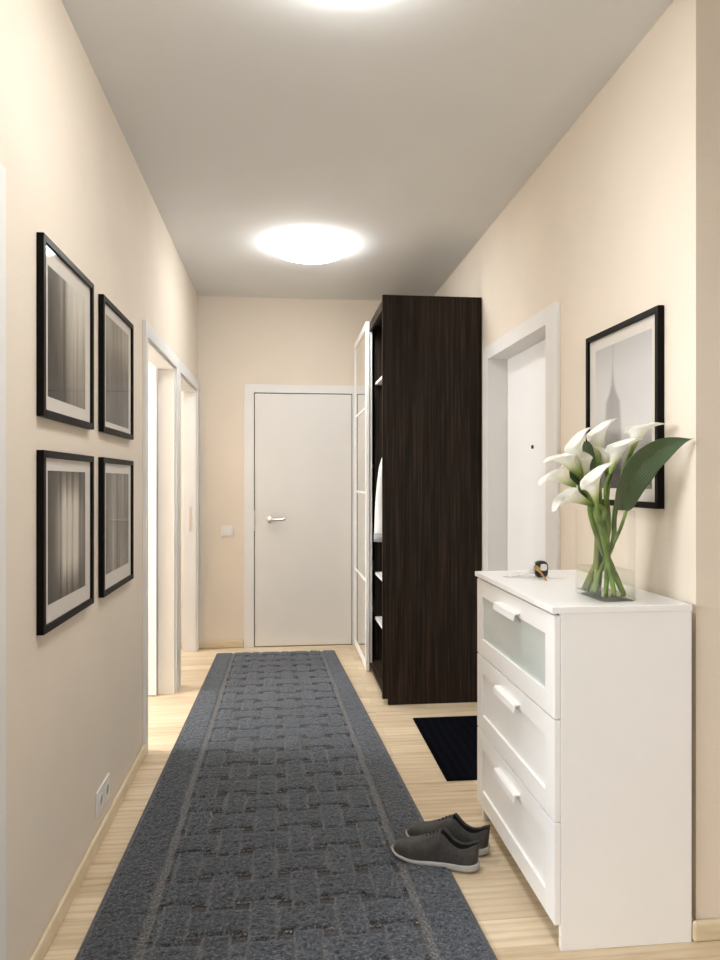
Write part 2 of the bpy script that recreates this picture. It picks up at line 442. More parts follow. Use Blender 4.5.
# side rooms
struct(boxes('wall_partition', 'wall', [(XO, XI, 3.28, 3.36, 0, ZC), (XO, XI, 4.49, 4.56, 0, ZC)]))
wins = [(-0.3, 1.3, 1.35, 2.5), (3.5, 4.35, 0.75, 2.35), (4.70, 5.45, 0.75, 2.35)]  # unseen openings for light; the first is raised and narrowed to shape its fall-off
bx = []; y = YR
for a, b, z0, z1 in wins:
    bx += [(XO - 0.1, XO, y, a, 0, ZC), (XO - 0.1, XO, a, b, 0, z0), (XO - 0.1, XO, a, b, z1, ZC)]; y = b
bx.append((XO - 0.1, XO, y, YB, 0, ZC))
struct(boxes('wall_outer', 'wall', bx))
def window(n, x0, x1, y0, y1, z0, z1, along):
    f = thing('window_%d' % n, ((x0 + x1) / 2, (y0 + y1) / 2, z0), kind='structure')
    t = 0.05
    if along == 'y':
        fr = [(x0, x1, y0, y0 + t, z0, z1), (x0, x1, y1 - t, y1, z0, z1), (x0, x1, y0 + t, y1 - t, z0, z0 + t), (x0, x1, y0 + t, y1 - t, z1 - t, z1), (x0, x1, (y0 + y1) / 2 - .03, (y0 + y1) / 2 + .03, z0 + t, z1 - t)]
        gl = ((x0 + x1) / 2 - .003, (x0 + x1) / 2 + .003, y0 + t, y1 - t, z0 + t, z1 - t)
    else:
        fr = [(x0, x0 + t, y0, y1, z0, z1), (x1 - t, x1, y0, y1, z0, z1), (x0 + t, x1 - t, y0, y1, z0, z0 + t), (x0 + t, x1 - t, y0, y1, z1 - t, z1), ((x0 + x1) / 2 - .03, (x0 + x1) / 2 + .03, y0, y1, z0 + t, z1 - t)]
        gl = (x0 + t, x1 - t, (y0 + y1) / 2 - .003, (y0 + y1) / 2 + .003, z0 + t, z1 - t)
    boxes('window_frame', 'trim', fr, f); box('pane', 'window', *gl, f)
for i, (a, b, z0, z1) in enumerate(wins): window(i + 1, XO - 0.08, XO - 0.03, a, b, z0, z1, 'y')
window(4, W[0], W[1], YR - 0.08, YR - 0.03, W[2], W[3], 'x')  # unseen window, added for the hall fill light

# skirting boards
def skirt(name, pieces):
    return struct(boxes(name, 'skirting', pieces, bevel=0.008))
BH, BT = 0.058, 0.016
skirt('baseboard_left', [(XL, XL + BT, D0[1] + .085, D1[0] - .055, 0, BH), (XL, XL + BT, YR, D0[0] - .085, 0, BH)])
skirt('baseboard_back', [(XL, -0.305, YB - BT, YB, 0, BH)])
skirt('baseboard_right', [(XR - BT, XR, YC, EN[0] - .09, 0, BH)])
skirt('baseboard_corner', [(XR - BT, XH, YC - BT, YC, 0, BH)])
skirt('baseboard_room', [(XO, XI, YB - BT, YB, 0, BH)])

# ------------------------------------------------------------------ doors
def casing_left(d, n, tw=0.085, top=DH + .065, near=0.085):
    root = thing('door_%d' % n, (XL, (d[0] + d[1]) / 2, 0), kind='structure')
    p = 0.015
    y0, y1 = d[0] - near, min(d[1] + tw, YB - 0.004)
    boxes('casing', 'trim', [(XL, XL + p, y0, d[0] + .004, 0, top), (XL, XL + p, d[1] - .004, y1, 0, top), (XL, XL + p, d[0] + .004, d[1] - .004, DH - .006, top)], root, bevel=0.001)
    boxes('jamb', 'trim', [(XI - .01, XL + .002, d[0] - .001, d[0] + .02, 0, DH - .002), (XI - .01, XL + .002, d[1] - .02, d[1] + .001, 0, DH - .002), (XI - .01, XL + .002, d[0] + .02, d[1] - .02, DH - .022, DH + .001)], root, bevel=0.002)
    return root
d0 = casing_left(D0, 1, top=DH + .032); d1 = casing_left(D1, 2, near=.055); d2 = casing_left(D2, 3, near=.045)
struct(d0, 'white doorway casing at the left edge of the photo')
struct(d1, 'white doorway on the left wall, its leaf open into the side room')
struct(d2, 'white doorway on the left wall next to the end wall')
lf = box('leaf', 'white', XI - .80, XI - .012, D1[1] - .062, D1[1] - .022, .008, DH - .012, d1, bevel=0.002, label='white door leaf standing open')
bm = bmesh.new(); add_tube(bm, [(XI - .74, D1[1] - .062, 1.0), (XI - .74, D1[1] - .112, 1.0), (XI - .62, D1[1] - .112, 1.0)], .009)
obj('handle', bm, 'chrome', d1, True, label='satin metal lever handle')
boxes('strike_plate', 'chrome', [(XI + .04, XI + .06, D2[1] - .022, D2[1] - .0195, .92, 1.10)], d2, label='small metal strike plate')

# end door
dr = struct(thing('door_4', (0.16, YB, 0)), 'closed white door at the end of the corridor')
ya = YB - 0.016
boxes('casing', 'trim', [(-.302, -.226, ya, YB, 0, 2.057), (.547, .60, ya, YB, 0, 2.057), (-.226, .547, ya, YB, 1.992, 2.057)], dr, bevel=0.001)
box('leaf', 'doorleaf', -.219, .541, YB - .012, YB - .001, .006, 1.985, dr, bevel=0.002)
boxes('gap', 'gap', [(-.2275, -.219, YB - .004, YB - .0005, 0, 1.993), (.541, .5475, YB - .004, YB - .0005, 0, 1.993), (-.2275, .5475, YB - .004, YB - .0005, 1.985, 1.993), (-.2275, .5475, YB - .004, YB - .0005, .0, .006)], dr, label='thin dark strips painted as the shaded gap round the leaf')  # dark strips take the place of shade between leaf and casing
hd = thing('handle', (-.105, YB - .012, 1.0)); hd.parent = dr; hd.location = Vector((-.105, YB - .012, 1.0)) - dr.location
bm = bmesh.new(); add_lathe(bm, [(.0, 0), (.027, 0), (.027, -.007), (.024, -.010), (0, -.010)], 28, 'Y', (-.105, YB - .012, 1.0))
e = obj('rosette', bm, 'chrome', None, True); e.parent = hd; e.location = -(Vector((-.105, YB - .012, 1.0)))
bm = bmesh.new(); add_tube(bm, smooth_pts([(-.105, YB - .02, 1.0), (-.105, YB - .058, 1.0), (-.09, YB - .066, 1.0), (-.02, YB - .066, 1.0), (.018, YB - .060, 1.006)], 5), .0095, 12)
e = obj('lever', bm, 'chrome', None, True); e.parent = hd; e.location = -(Vector((-.105, YB - .012, 1.0)))
box('strike_plate', 'chrome', -.229, -.221, YB - .0175, YB - .0155, .91, 1.07, dr, label='metal lock strip on the casing edge')

# entrance door in the right wall
en = struct(thing('door_5', (XR, 3.465, 0)), 'white entrance door set back in the right wall beyond the white chest')
p = 0.015; tw = 0.125
boxes('casing', 'trim', [(XR - p, XR, EN[0] - tw, EN[0] + .003, 0, EH + .068), (XR - p, XR, EN[1] - .003, EN[1] + .10, 0, EH + .068), (XR - p, XR, EN[0] + .003, EN[1] - .003, EH - .006, EH + .068)], en, bevel=0.001)
boxes('jamb', 'trim', [(XR - .002, XE + .002, EN[0] - .001, EN[0] + .006, 0, EH - .002), (XR - .002, XE + .002, EN[1] - .006, EN[1] + .001, 0, EH - .002), (XR - .002, XE + .002, EN[0] + .006, EN[1] - .006, EH - .006, EH + .001)], en)
box('leaf', 'white', XE, XE + .045, EN[0] + .008, EN[1] - .008, .01, EH - .008, en)
bm = bmesh.new(); add_lathe(bm, [(0, 0), (.010, 0), (.010, -.006), (.007, -.008), (0, -.008)], 20, 'X', (XE, 3.49, 1.473))
obj('peephole', bm, 'black', en, True, label='small black peephole')

# ------------------------------------------------------------------ ceiling lights
def ceiling_light(x, y, label):
    t = thing('ceiling_light', (x, y, ZC), label, 'ceiling light', 'round ceiling lights')
    bm = bmesh.new(); add_lathe(bm, [(0, ZC), (.215, ZC), (.215, ZC - .022), (0, ZC - .022)], 64, 'Z', (x, y, 0)); obj('mounting_plate', bm, 'trim', t)
    bm = bmesh.new()
    R_ = .238; prof = [(0.0, ZC - .088)] + [(R_ * math.sin(a), ZC - .018 - .070 * math.cos(a) ** 1.0) for a in [PI / 2 * k / 12 for k in range(1, 13)]] + [(R_ - .004, ZC - .014), (0, ZC - .014)]
    prof[0] = (0.002, ZC - .088); prof[-1] = (.002, ZC - .014)
    add_lathe(bm, list(reversed(prof)), 64, 'Z', (x, y, 0)); obj('diffuser', bm, 'lamp', t, True)
    for k in range(3):
        a = 2 * PI * k / 3 - PI / 2 + .25
        bm = bmesh.new(); c, s = math.cos(a), math.sin(a)
        add_tube(bm, [(x + c * (R_ - .003), y + s * (R_ - .003), ZC), (x + c * (R_ + .006), y + s * (R_ + .006), ZC - .02), (x + c * (R_ - .006), y + s * (R_ - .006), ZC - .040)], .004, 8)
        obj('clip', bm, 'chrome', t, True)
    return t
ceiling_light(.163, 4.33, 'round lit opal ceiling light nearest the end door')
ceiling_light(.165, 1.83, 'round lit opal ceiling light cut off by the top edge of the photo')

# ------------------------------------------------------------------ pictures
def picture(side, y0, y1, z0, z1, mat_in, pr, kind, label, group=None, depth=.020, bar=.020):
    sx = 1 if side == 'L' else -1; xw = XL if side == 'L' else XR
    t = thing('framed_picture', (xw, (y0 + y1) / 2, z0), label, 'picture', group)
    def X(a, b): return (min(xw + sx * a, xw + sx * b), max(xw + sx * a, xw + sx * b))
    a = X(.0005, depth)
    boxes('frame', 'frame', [(*a, y0, y0 + bar, z0, z1), (*a, y1 - bar, y1, z0, z1), (*a, y0 + bar, y1 - bar, z0, z0 + bar), (*a, y0 + bar, y1 - bar, z1 - bar, z1)], t, bevel=0.0012)
    box('mount', 'mat_board', *X(.002, depth - .009), y0 + bar, y1 - bar, z0 + bar, z1 - bar, t, label='pale mount board')
    pa, pb, pc, pd = pr
    pm = mat_print(kind)
    box('print', pm, *X(depth - .009, depth - .0083), pa, pb, pc, pd, t, label='black and white photograph')
    box('glass', 'pane', *X(depth - .006, depth - .004), y0 + bar + .0005, y1 - bar - .0005, z0 + bar + .0005, z1 - bar - .0005, t)
G = 'four framed photographs on the left wall'
picture('L', 1.992, 2.505, 1.475, 1.970, None, (2.052, 2.425, 1.535, 1.900), 'trunk', 'black framed forest photograph, upper of the two nearest the viewer on left wall', G)
picture('L', 2.635, 3.150, 1.478, 1.972, None, (2.700, 3.085, 1.520, 1.915), 'thicket', 'black framed forest photograph, upper of the two next to the doorway', G)
picture('L', 1.992, 2.505, .884, 1.384, None, (2.052, 2.425, .955, 1.329), 'clearing', 'black framed photograph of dark trunks round a bright clearing, lower left wall', G)
picture('L', 2.635, 3.150, .880, 1.386, None, (2.700, 3.085, .955, 1.330), 'birches', 'black framed photograph of pale trunks, lower one next to the doorway', G)
picture('R', 2.066, 2.590, 1.214, 1.840, None, (2.118, 2.520, 1.275, 1.780), 'tower', 'large black framed photograph of a foggy tower behind the lilies', None, .022, .020)

# ------------------------------------------------------------------ switch and socket
sw = thing('light_switch', (-.433, YB, .906), 'square white light switch on the end wall left of the door', 'light switch')
box('plate', 'plastic', -.479, -.387, YB - .008, YB, .864, .950, sw, bevel=.003)
box('rocker', 'plastic', -.466, -.400, YB - .013, YB - .0081, .876, .938, sw, bevel=.002)
so = thing('wall_socket', (XL, 2.69, .155), 'white double power socket low on the left wall above the skirting', 'socket')
bm = bmesh.new(); add_box(bm, XL, XL + .008, 2.600, 2.689, .104, .194); add_box(bm, XL, XL + .008, 2.691, 2.780, .104, .194); obj('plate', bm, 'plastic', so, bevel=.003)
for yc in (2.645, 2.735):
    bm = bmesh.new(); add_lathe(bm, [(.027, .0082), (.027, .010), (.020, .010), (.019, .0083), (.0195, .0081), (.027, .0081)], 28, 'X', (XL, yc, .149)); obj('rim', bm, 'plastic', so)
    bm = bmesh.new(); add_lathe(bm, [(.001, .0080), (.0192, .0080), (.0192, .0086), (.001, .0086)], 28, 'X', (XL, yc, .149)); well = obj('outlet_well', bm, 'socketdark', so, label='darker round outlet')

# ------------------------------------------------------------------ wardrobe
wr = thing('wardrobe', (.86, 4.82, 0), 'tall dark wood wardrobe with an open front and white sliding door', 'wardrobe')
WY0, WY1, WH = 4.075, 5.575, 2.38
box('side_panel', 'wenge', .605, XR - .004, WY0, WY0 + .018, 0, WH, wr, bevel=.001)
box('side_panel', 'wenge', .605, XR - .004, WY1 - .018, WY1, 0, WH, wr)
box('divider', 'wenge', .625, XR - .010, 4.825, 4.861, .06, WH - .018, wr)
box('top_panel', 'wenge', .605, XR - .010, WY0 + .018, WY1 - .018, WH - .018, WH, wr)
box('bottom_panel', 'wenge', .605, XR - .010, WY0 + .018, WY1 - .018, .055, .073, wr)
box('plinth', 'wenge', .620, .636, WY0 + .018, WY1 - .018, 0, .055, wr)
box('back_panel', 'wenge', XR - .010, XR - .004, WY0 + .018, WY1 - .018, 0, WH, wr)
box('rail_cover', 'wenge', .573, .605, WY0, WY0 + .020, .036, WH, wr, bevel=.001)
box('track', 'wenge', .587, .605, WY0 + .020, WY1, WH - .06, WH - .002, wr)
box('track', 'wenge', .587, .605, WY0 + .020, WY1, .036, .058, wr)
for z in (1.955, .660, .355):
    box('shelf', 'shelf', .628, XR - .012, WY0 + .019, 4.824, z, z + .018, wr, label='white shelf')
for z in (1.955, 1.4, .660, .355):
    box('shelf', 'shelf', .640, XR - .012, 4.862, WY1 - .019, z, z + .018, wr, label='white shelf')
bm = bmesh.new(); add_tube(bm, [(.86, WY0 + .018, 1.70), (.86, 4.825, 1.70)], .0125, 16); obj('clothes_rail', bm, 'chrome', wr, True, label='metal clothes rail')
# sliding door in front of the far half
def sliding_door(xa, xb, ya, yb, za, zb, label):
    b0 = Vector(((xa + xb) / 2, (ya + yb) / 2, za))
    sd = thing('sliding_door', b0, label); sd.parent = wr; sd.location = b0 - wr.location
    def pt(o): o.parent = sd; o.location = -b0; return o
    st = .045
    pt(boxes('door_frame', 'white', [(xa, xb, ya, ya + st, za, zb), (xa, xb, yb - st, yb, za, zb), (xa, xb, ya + st, yb - st, za, za + .05), (xa, xb, ya + st, yb - st, zb - .05, zb)], None, .002))
    zs = [za + .05, .615, 1.22, 1.80, zb - .05]
    for i in range(4):
        pt(box('glass_panel', 'glossglass', xa + .006, xb - .004, ya + st, yb - st, zs[i] + (.008 if i else 0), zs[i + 1] - (.008 if i < 3 else 0)))
    for z in zs[1:4]:
        pt(box('glazing_bar', 'white', xa + .002, xb, ya + st, yb - st, z - .008, z + .008))
sliding_door(.560, .584, 4.790, 5.572, .012, WH + .004, 'front white framed sliding door with four glossy glass panels')
sliding_door(.588, .604, 4.800, 5.556, .060, WH - .062, 'rear white framed sliding door tucked behind the front one')

# shirt on its hanger
sh = thing('hanging_shirt', (.86, 4.50, 1.70), 'white shirt with a grey hem hanging in the open wardrobe', 'shirt')
prof = [(.920, .280, .050), (1.0, .279, .050), (1.1, .276, .052), (1.2, .271, .055), (1.3, .262, .058), (1.38, .252, .058), (1.45, .232, .054), (1.50, .190, .047), (1.54, .125, .040), (1.565, .07, .034), (1.585, .055, .032)]
def shirt_rows(pr):
    rows = []
    for z, hw, th in pr:  # ring by ring
        row = []
        for k in range(48):
            a = 2 * PI * k / 48; ca, sa = math.cos(a), math.sin(a)
            x = hw * math.copysign(abs(ca) ** .75, ca)
            y = th * math.copysign(abs(sa) ** .8, sa) + .010 * math.sin(x * 46 + z * 3) * (1.55 - min(z, 1.5)) * 1.6
            row.append((.86 + x, 4.50 + y, z))
        rows.append(row)
    return rows
bm = bmesh.new(); V = add_grid(bm, shirt_rows(prof), True); bm.faces.new(V[-1]); bm.faces.new(list(reversed(V[0]))); obj('shirt_body', bm, 'shirt', sh, True)
hp = [(z, hw + .003, th + .003) for z, hw, th in [(.912, .280, .050), (.94, .280, .050), (.966, .279, .050)]]
bm = bmesh.new(); V = add_grid(bm, shirt_rows(hp), True); bm.faces.new(V[-1]); bm.faces.new(list(reversed(V[0]))); obj('hem_band', bm, 'hem', sh, True, label='grey hem band')
bm = bmesh.new(); add_tube(bm, smooth_pts([(.86, 4.50, 1.585), (.86, 4.50, 1.66), (.875, 4.50, 1.69), (.873, 4.50, 1.708), (.86, 4.50, 1.716), (.846, 4.50, 1.706)], 5), .003, 8); obj('hanger', bm, 'chrome', sh, True, label='metal hanger hook')

# ------------------------------------------------------------------ chest of drawers
ch = thing('chest_of_drawers', (.95, 2.28, 0), 'white three drawer chest with one frosted glass drawer, in the right foreground', 'chest of drawers')
CY0, CY1 = 1.890, 2.676; CXF, CXB = .764, 1.146
box('top', 'white', .737, CXB, CY0 - .004, CY1 + .004, .934, .952, ch, bevel=.0015)
box('side_panel', 'white', CXF, CXB, CY0, CY0 + .018, 0, .934, ch, bevel=.001)
box('side_panel', 'white', CXF, CXB, CY1 - .018, CY1, 0, .934, ch, bevel=.001)
box('back_panel', 'white', CXB - .006, CXB, CY0 + .018, CY1 - .018, .05, .934, ch)
box('bottom_panel', 'white', CXF, CXB - .006, CY0 + .018, CY1 - .018, .074, .088, ch)
box('shade_block', 'gap', CXF + .004, CXB - .02, CY0 + .0185, CY1 - .0185, .09, .932, ch, label='dark block standing for the shade behind the drawer gaps')  # solid dark block in place of the shaded interior
dz = [(.0725, .3525), (.3575, .6375), (.6425, .9265)]
FX0, FX1 = .745, .763
for i, (z0, z1) in enumerate(dz):
    ys, ye = CY0 + .001, CY1 - .001
    dcen = Vector((FX1, 2.284, z0))
    d = thing('drawer', dcen, 'top drawer front with a frosted glass pane' if i == 2 else None); d.parent = ch; d.location = dcen - ch.location
    def dp(o): o.parent = d; o.location = -dcen; return o
    stl, rl = .070, .062
    dp(boxes('drawer_front', 'white', [(FX0, FX1, ys, ys + stl, z0, z1), (FX0, FX1, ye - stl, ye, z0, z1), (FX0, FX1, ys + stl, ye - stl, z0, z0 + rl), (FX0, FX1, ys + stl, ye - stl, z1 - rl, z1)], None, .0012))
    if i == 2:
        dp(box('glass_pane', 'frost', FX0 + .008, FX0 + .012, ys + stl, ye - stl, z0 + rl, z1 - rl))
    else:
        dp(box('inset_panel', 'white', FX0 + .008, FX1 - .002, ys + stl, ye - stl, z0 + rl, z1 - rl))
    bm = bmesh.new()
    hz = z1 - .048; hy = (2.284 - .108, 2.284 + .108)
    prof = [(FX0, hz + .004), (FX0, hz), (FX0 - .016, hz - .003), (FX0 - .0205, hz - .021), (FX0 - .0235, hz - .0215), (FX0 - .021, hz + .0), (FX0 - .017, hz + .004)]
    vs0 = [bm.verts.new((x, hy[0], z)) for x, z in prof]; vs1 = [bm.verts.new((x, hy[1], z)) for x, z in prof]
    bm.faces.new(vs0); bm.faces.new(list(reversed(vs1)))
    for k in range(len(prof)):
        j = (k + 1) % len(prof); bm.faces.new((vs0[k], vs1[k], vs1[j], vs0[j]))
    dp(obj('handle', bm, 'white', None, bevel=.0008))

# ------------------------------------------------------------------ runner rug
def rug():
    ya, yb = 0.75, 5.405
    U = np.linspace(0, 1, 200); Vv = np.linspace(ya, yb, 800)
    uu, yy = np.meshgrid(U, Vv)
    f = (yy - 1.95) / (5.40 - 1.95)
    left = -.556 + .068 * f; right = .567 - .184 * f
    li = -.383 + .020 * f; ri = .402 - .120 * f
    wid = right - left
    xx = left + uu * wid
    ul = (li - left) / wid; ur = (ri - left) / wid
    inner = (uu - ul) / (ur - ul)                     # 0..1 across the woven field
    mid = (li + ri) / 2
    px_ = 6.0; p = inner * px_ ; i = np.floor(p); du = p - i - .5
    py = .155; q = (yy - 2.03) / py; j = np.floor(q); dv = q - j - .5
    par = np.where((i + j) % 2 == 0, 1.0, -1.0)
    hwv, hwh = .315, .385                             # half width of the strands, in cells
    sv = np.clip(1 - (np.abs(du) / hwv) ** 8, 0, 1); shh = np.clip(1 - (np.abs(dv) / hwh) ** 8, 0, 1)
    hv = (.90 + .10 * par * np.cos(np.pi * dv)) * sv ** .5
    hh = (.90 - .10 * par * np.cos(np.pi * du)) * shh ** .5
    hgt = np.maximum(np.maximum(hv, hh), .06)
    # thin grooves where one strand dives under the other
    inside_v = (par > 0) & (np.abs(np.abs(du) - hwv) < .050) & (np.abs(dv) < hwh)
    inside_h = (par < 0) & (np.abs(np.abs(dv) - hwh) < .030) & (np.abs(du) < hwv)
    hgt = np.where(inside_v, np.minimum(hgt, .42), hgt); hgt = np.where(inside_h, np.minimum(hgt, .60), hgt)
    border = (inner < 0) | (inner > 1)
    line = (np.abs(inner - (-.012)) < .018) | (np.abs(inner - 1.012) < .018)
    hgt = np.where(border, .92, hgt); hgt = np.where(line, .30, hgt)
    edge = np.clip(np.minimum(uu, 1 - uu) * wid / .010, 0, 1); 
    ends = np.clip(np.minimum(yb - yy, yy - ya) / .010, 0, 1)
    rng = np.random.default_rng(3)
    tuft = rng.normal(0, 1, hgt.shape); tuft = tuft + .5 * (np.roll(tuft, 1, 0) + np.roll(tuft, 1, 1))
    z = .002 + .0125 * hgt * np.minimum(edge ** .5, ends ** .5) + .0009 * tuft * (hgt > .3)
    z = np.maximum(z, .002)
    n, m = hgt.shape
    bordv = []
    co = np.stack([xx, yy, z], -1).reshape(-1, 3)
    idx = np.arange(n * m).reshape(n, m)
    quads = np.stack([idx[:-1, :-1], idx[:-1, 1:], idx[1:, 1:], idx[1:, :-1]], -1).reshape(-1, 4)
    # underside so that the rug has its thickness
    loop = np.concatenate([idx[0, :], idx[1:, -1], idx[-1, -2::-1], idx[-2:0:-1, 0]])
    base = co[loop].copy(); base[:, 2] = .0004
    k0 = n * m; L = len(loop)
    side = np.stack([loop, k0 + np.arange(L), k0 + (np.arange(L) + 1) % L, np.roll(loop, -1)], -1)
    me = bpy.data.meshes.new('runner_rug')
    me.from_pydata(np.concatenate([co, base]).tolist(), [], np.concatenate([quads, side]).tolist() + [list(range(k0 + L - 1, k0 - 1, -1))])
    at = me.attributes.new('pile', 'FLOAT', 'POINT')
    at.data.foreach_set('value', np.concatenate([hgt.reshape(-1), np.full(L, .9)]).astype(np.float32))
    me.update()
    o = obj_mesh('runner_rug', me, 'rug', None, True)
    tag(o, 'long grey runner rug with a basket weave pattern down the corridor', 'rug')
    for s_ in (0, 1):
        bm = bmesh.new(); pts = []
        for k in range(60):
            y_ = ya + (yb - ya) * k / 59; f_ = (y_ - 1.95) / 3.45
            pts.append(((-.556 + .068 * f_ - .002) if s_ == 0 else (.567 - .184 * f_ + .002), y_, .0045))
        add_tube(bm, pts, .0042, 8); obj('edge_binding', bm, 'edge', o, True, label='pale overcast edge')
rug()

dm = box('doormat', 'doormat', .704, 1.150, 3.012, 3.822, .0003, .008, bevel=.002)
tag(dm, 'dark navy ribbed doormat on the floor before the entrance door', 'doormat')

# ------------------------------------------------------------------ shoes
def lerp_tab(tab, s):
    for (a, *va), (b, *vb) in zip(tab, tab[1:]):
        if s <= b:
            t = (s - a) / (b - a); t = t * t * (3 - 2 * t) * .5 + t * .5
            return [x + (y - x) * t for x, y in zip(va, vb)]
    return list(tab[-1][1:])
LEN = .292
#        s     right  left   sole bottom, sole top
OUT = [(0.0, .006, .006), (.03, .022, .024), (.10, .038, .040), (.22, .048, .047), (.34, .051, .047), (.50, .043, .038), (.66, .036, .033), (.82, .036, .034), (.93, .031, .030), (.98, .020, .020), (1.0, .008, .008)]
TOPH = [(0.0, .030), (.04, .044), (.12, .055), (.25, .064), (.38, .080), (.50, .100), (.58, .114), (.63, .104), (.70, .082), (.80, .070), (.89, .076), (.95, .090), (1.0, .098)]
SB = [(0.0, .016), (.10, .008), (.25, .002), (.40, .0), (.85, .0), (1.0, .006)]
STP = [(0.0, .025), (.10, .019), (.25, .015), (.5, .019), (.8, .023), (1.0, .028)]
def shoe(mir, loc, rz, ry, label):
    t = thing('shoe', (0, 0, 0), label, 'shoe', 'pair of dark grey lace-up shoes')
    SS = [0, .012, .03, .06, .10, .15, .2, .25, .3, .35, .4, .45, .5, .54, .57, .585, .60, .63, .67, .71, .75, .79, .83, .87, .90, .93, .955, .975, .99, 1.0]
    up, lin = [], []
    for s in SS:
        wr_, wl_ = lerp_tab(OUT, s); th, = lerp_tab(TOPH, s); so, = lerp_tab(STP, s)
        if mir: wr_, wl_ = wl_, wr_
        x = s * LEN - LEN / 2
        zb = so - .003; hgt = th - zb
        row = []
        if s < .585:
            for k in range(21):
                a = PI * k / 20; c, sn = math.cos(a), math.sin(a)
                e = .62
                yy_ = math.copysign(abs(c) ** e, c) * .96; zz = sn ** .85
                row.append((x, (wr_ if c > 0 else wl_) * yy_, zb + hgt * zz))
            up.append(row)
        else:
            for k in range(21):
                q = abs(k - 10) / 10.0; sg = 1 if k <= 10 else -1
                w_ = wr_ if sg > 0 else wl_
                if q >= .3:                        # outer side
                    v = (1 - q) / .7
                    yy_ = w_ * (.96 - .30 * v ** 1.6 + .05 * math.sin(PI * v)); zz = zb + hgt * v
                    if s > .96: yy_ = w_ * (.96 - .12 * v ** 2)
                elif q >= .2:                      # rolled collar
                    yy_ = w_ * (.60 if s < .96 else .74); zz = zb + hgt * .985
                else:                              # down into the shoe
                    yy_ = w_ * .55 * (q / .2); zz = so + .012 + (hgt - .03) * (q / .2) ** 5 * .9
                if q < .3 and s > .985: yy_ = w_ * .7 * (q / .3); zz = zb + hgt
                row.append((x + (.006 * ((zz - zb) / .08) if s > .93 else 0), sg * yy_, zz))
            up.append(row)
    ks = [r for r in up]
    first = [i for i, s in enumerate(SS) if s >= .585][0]
    bm = bmesh.new(); V = add_grid(bm, ks); bm.faces.new([v for v in V[0]]); bm.faces.new([v for v in reversed(V[-1])])
    bm.faces.ensure_lookup_table()
    o = obj('upper', bm, 'leather', None, True); o.parent = t
    o.data.materials.append(M['lining'])
    ncol = 20
    for i in range(first - 1, len(SS) - 1):
        for j in range(ncol):
            if 8 <= j <= 11 and SS[i] < .98: o.data.polygons[i * ncol + j].material_index = 1
    sd_ = o.modifiers.new('sub', 'SUBSURF'); sd_.levels = 1; sd_.render_levels = 2
    # sole
    rows = []
    for s in SS:
        wr_, wl_ = lerp_tab(OUT, s); sb, = lerp_tab(SB, s); so, = lerp_tab(STP, s)
        if mir: wr_, wl_ = wl_, wr_
        x = (s - .5) * (LEN + .012); k = 1.06; ad = .002
        rows.append([(x, wr_ * k * .90 + ad, sb), (x, wr_ * k + ad, sb + .004), (x, wr_ * k + ad, so - .002), (x, wr_ * .97, so), (x, -wl_ * .97, so), (x, -wl_ * k - ad, so - .002), (x, -wl_ * k - ad, sb + .004), (x, -wl_ * k * .90 - ad, sb)])
    bm = bmesh.new(); V = add_grid(bm, rows, True); bm.faces.new(list(reversed(V[0]))); bm.faces.new(V[-1])
    o = obj('sole', bm, 'sole', None, True, label='light grey rubber sole'); o.parent = t
    md = o.modifiers.new('sub', 'SUBSURF'); md.levels = 1; md.render_levels = 2
    # laces
    for k in range(4):
        s = .40 + .042 * k; th, = lerp_tab(TOPH, s); so, = lerp_tab(STP, s); w_ = .014 + .0012 * k
        x = s * LEN - LEN / 2
        bm = bmesh.new(); add_tube(bm, smooth_pts([(x + .006, -w_, th - .010), (x + .002, -w_ * .5, th - .0005), (x, 0, th + .0025), (x - .002, w_ * .5, th - .0005), (x + .006, w_, th - .010)], 4), .0022, 8)
        o = obj('lace', bm, 'lace', None, True); o.parent = t
    # heel seam
    pts = []
    for k in range(9):
        v = k / 8; s = .80 + .03 * math.sin(v * 2.2)+ .06 * v ** 2; wr_, wl_ = lerp_tab(OUT, s); th, = lerp_tab(TOPH, s); so, = lerp_tab(STP, s)
        w_ = (wl_ if not mir else wr_); zb = so - .003
        vv = v * .62
        pts.append((s * LEN - LEN / 2, -(w_ * (.96 - .30 * vv ** 1.6 + .05 * math.sin(PI * vv)) + .0002), zb + (th - zb) * vv))
    # y sign faces the viewer after rotation
    bm = bmesh.new(); add_tube(bm, [(a, -b, c) for a, b, c in pts], .0009, 6); o = obj('heel_seam', bm, 'lace', None, True); o.parent = t
    t.location = loc; t.rotation_euler = (0, ry, rz)
    return t
ang = math.atan2(2.385 - 2.505, .655 - .400)     # from toe to heel
shoe(False, (.512, 2.372, 0.0075), ang, math.radians(1.6), 'dark grey lace-up shoe nearer the viewer, toe on the rug')
shoe(True, (.578, 2.473, 0.0075), ang, math.radians(1.6), 'dark grey lace-up shoe behind its pair, beside the white chest')

# ------------------------------------------------------------------ vase
VC = Vector((.962, 2.045)); VR = math.radians(3); VW, VL = .052, .093; VZ0, VZ1 = .952, 1.212
def rrect(hx, hy, r, z, n=7):
    pts = []
    for cx, cy, a0 in ((hx - r, hy - r, 0), (-hx + r, hy - r, PI / 2), (-hx + r, -hy + r, PI), (hx - r, -hy + r, 1.5 * PI)):
        for k in range(n):
            a = a0 + PI / 2 * k / (n - 1)
            x, y = cx + r * math.cos(a), cy + r * math.sin(a)
            pts.append((VC.x + x * math.cos(VR) - y * math.sin(VR), VC.y + x * math.sin(VR) + y * math.cos(VR), z))
    return pts
vs = thing('glass_vase', (VC.x, VC.y, VZ0), 'clear rectangular glass vase of lilies on the white chest', 'vase')
bm = bmesh.new()
ot = [rrect(VW, VL, .014, z) for z in (VZ0 + .004, VZ1)]; it = [rrect(VW - .0035, VL - .0035, .0105, z) for z in (VZ1, VZ0 + .014)]
V = add_grid(bm, ot + it, True); 
bm.faces.new(V[-1])
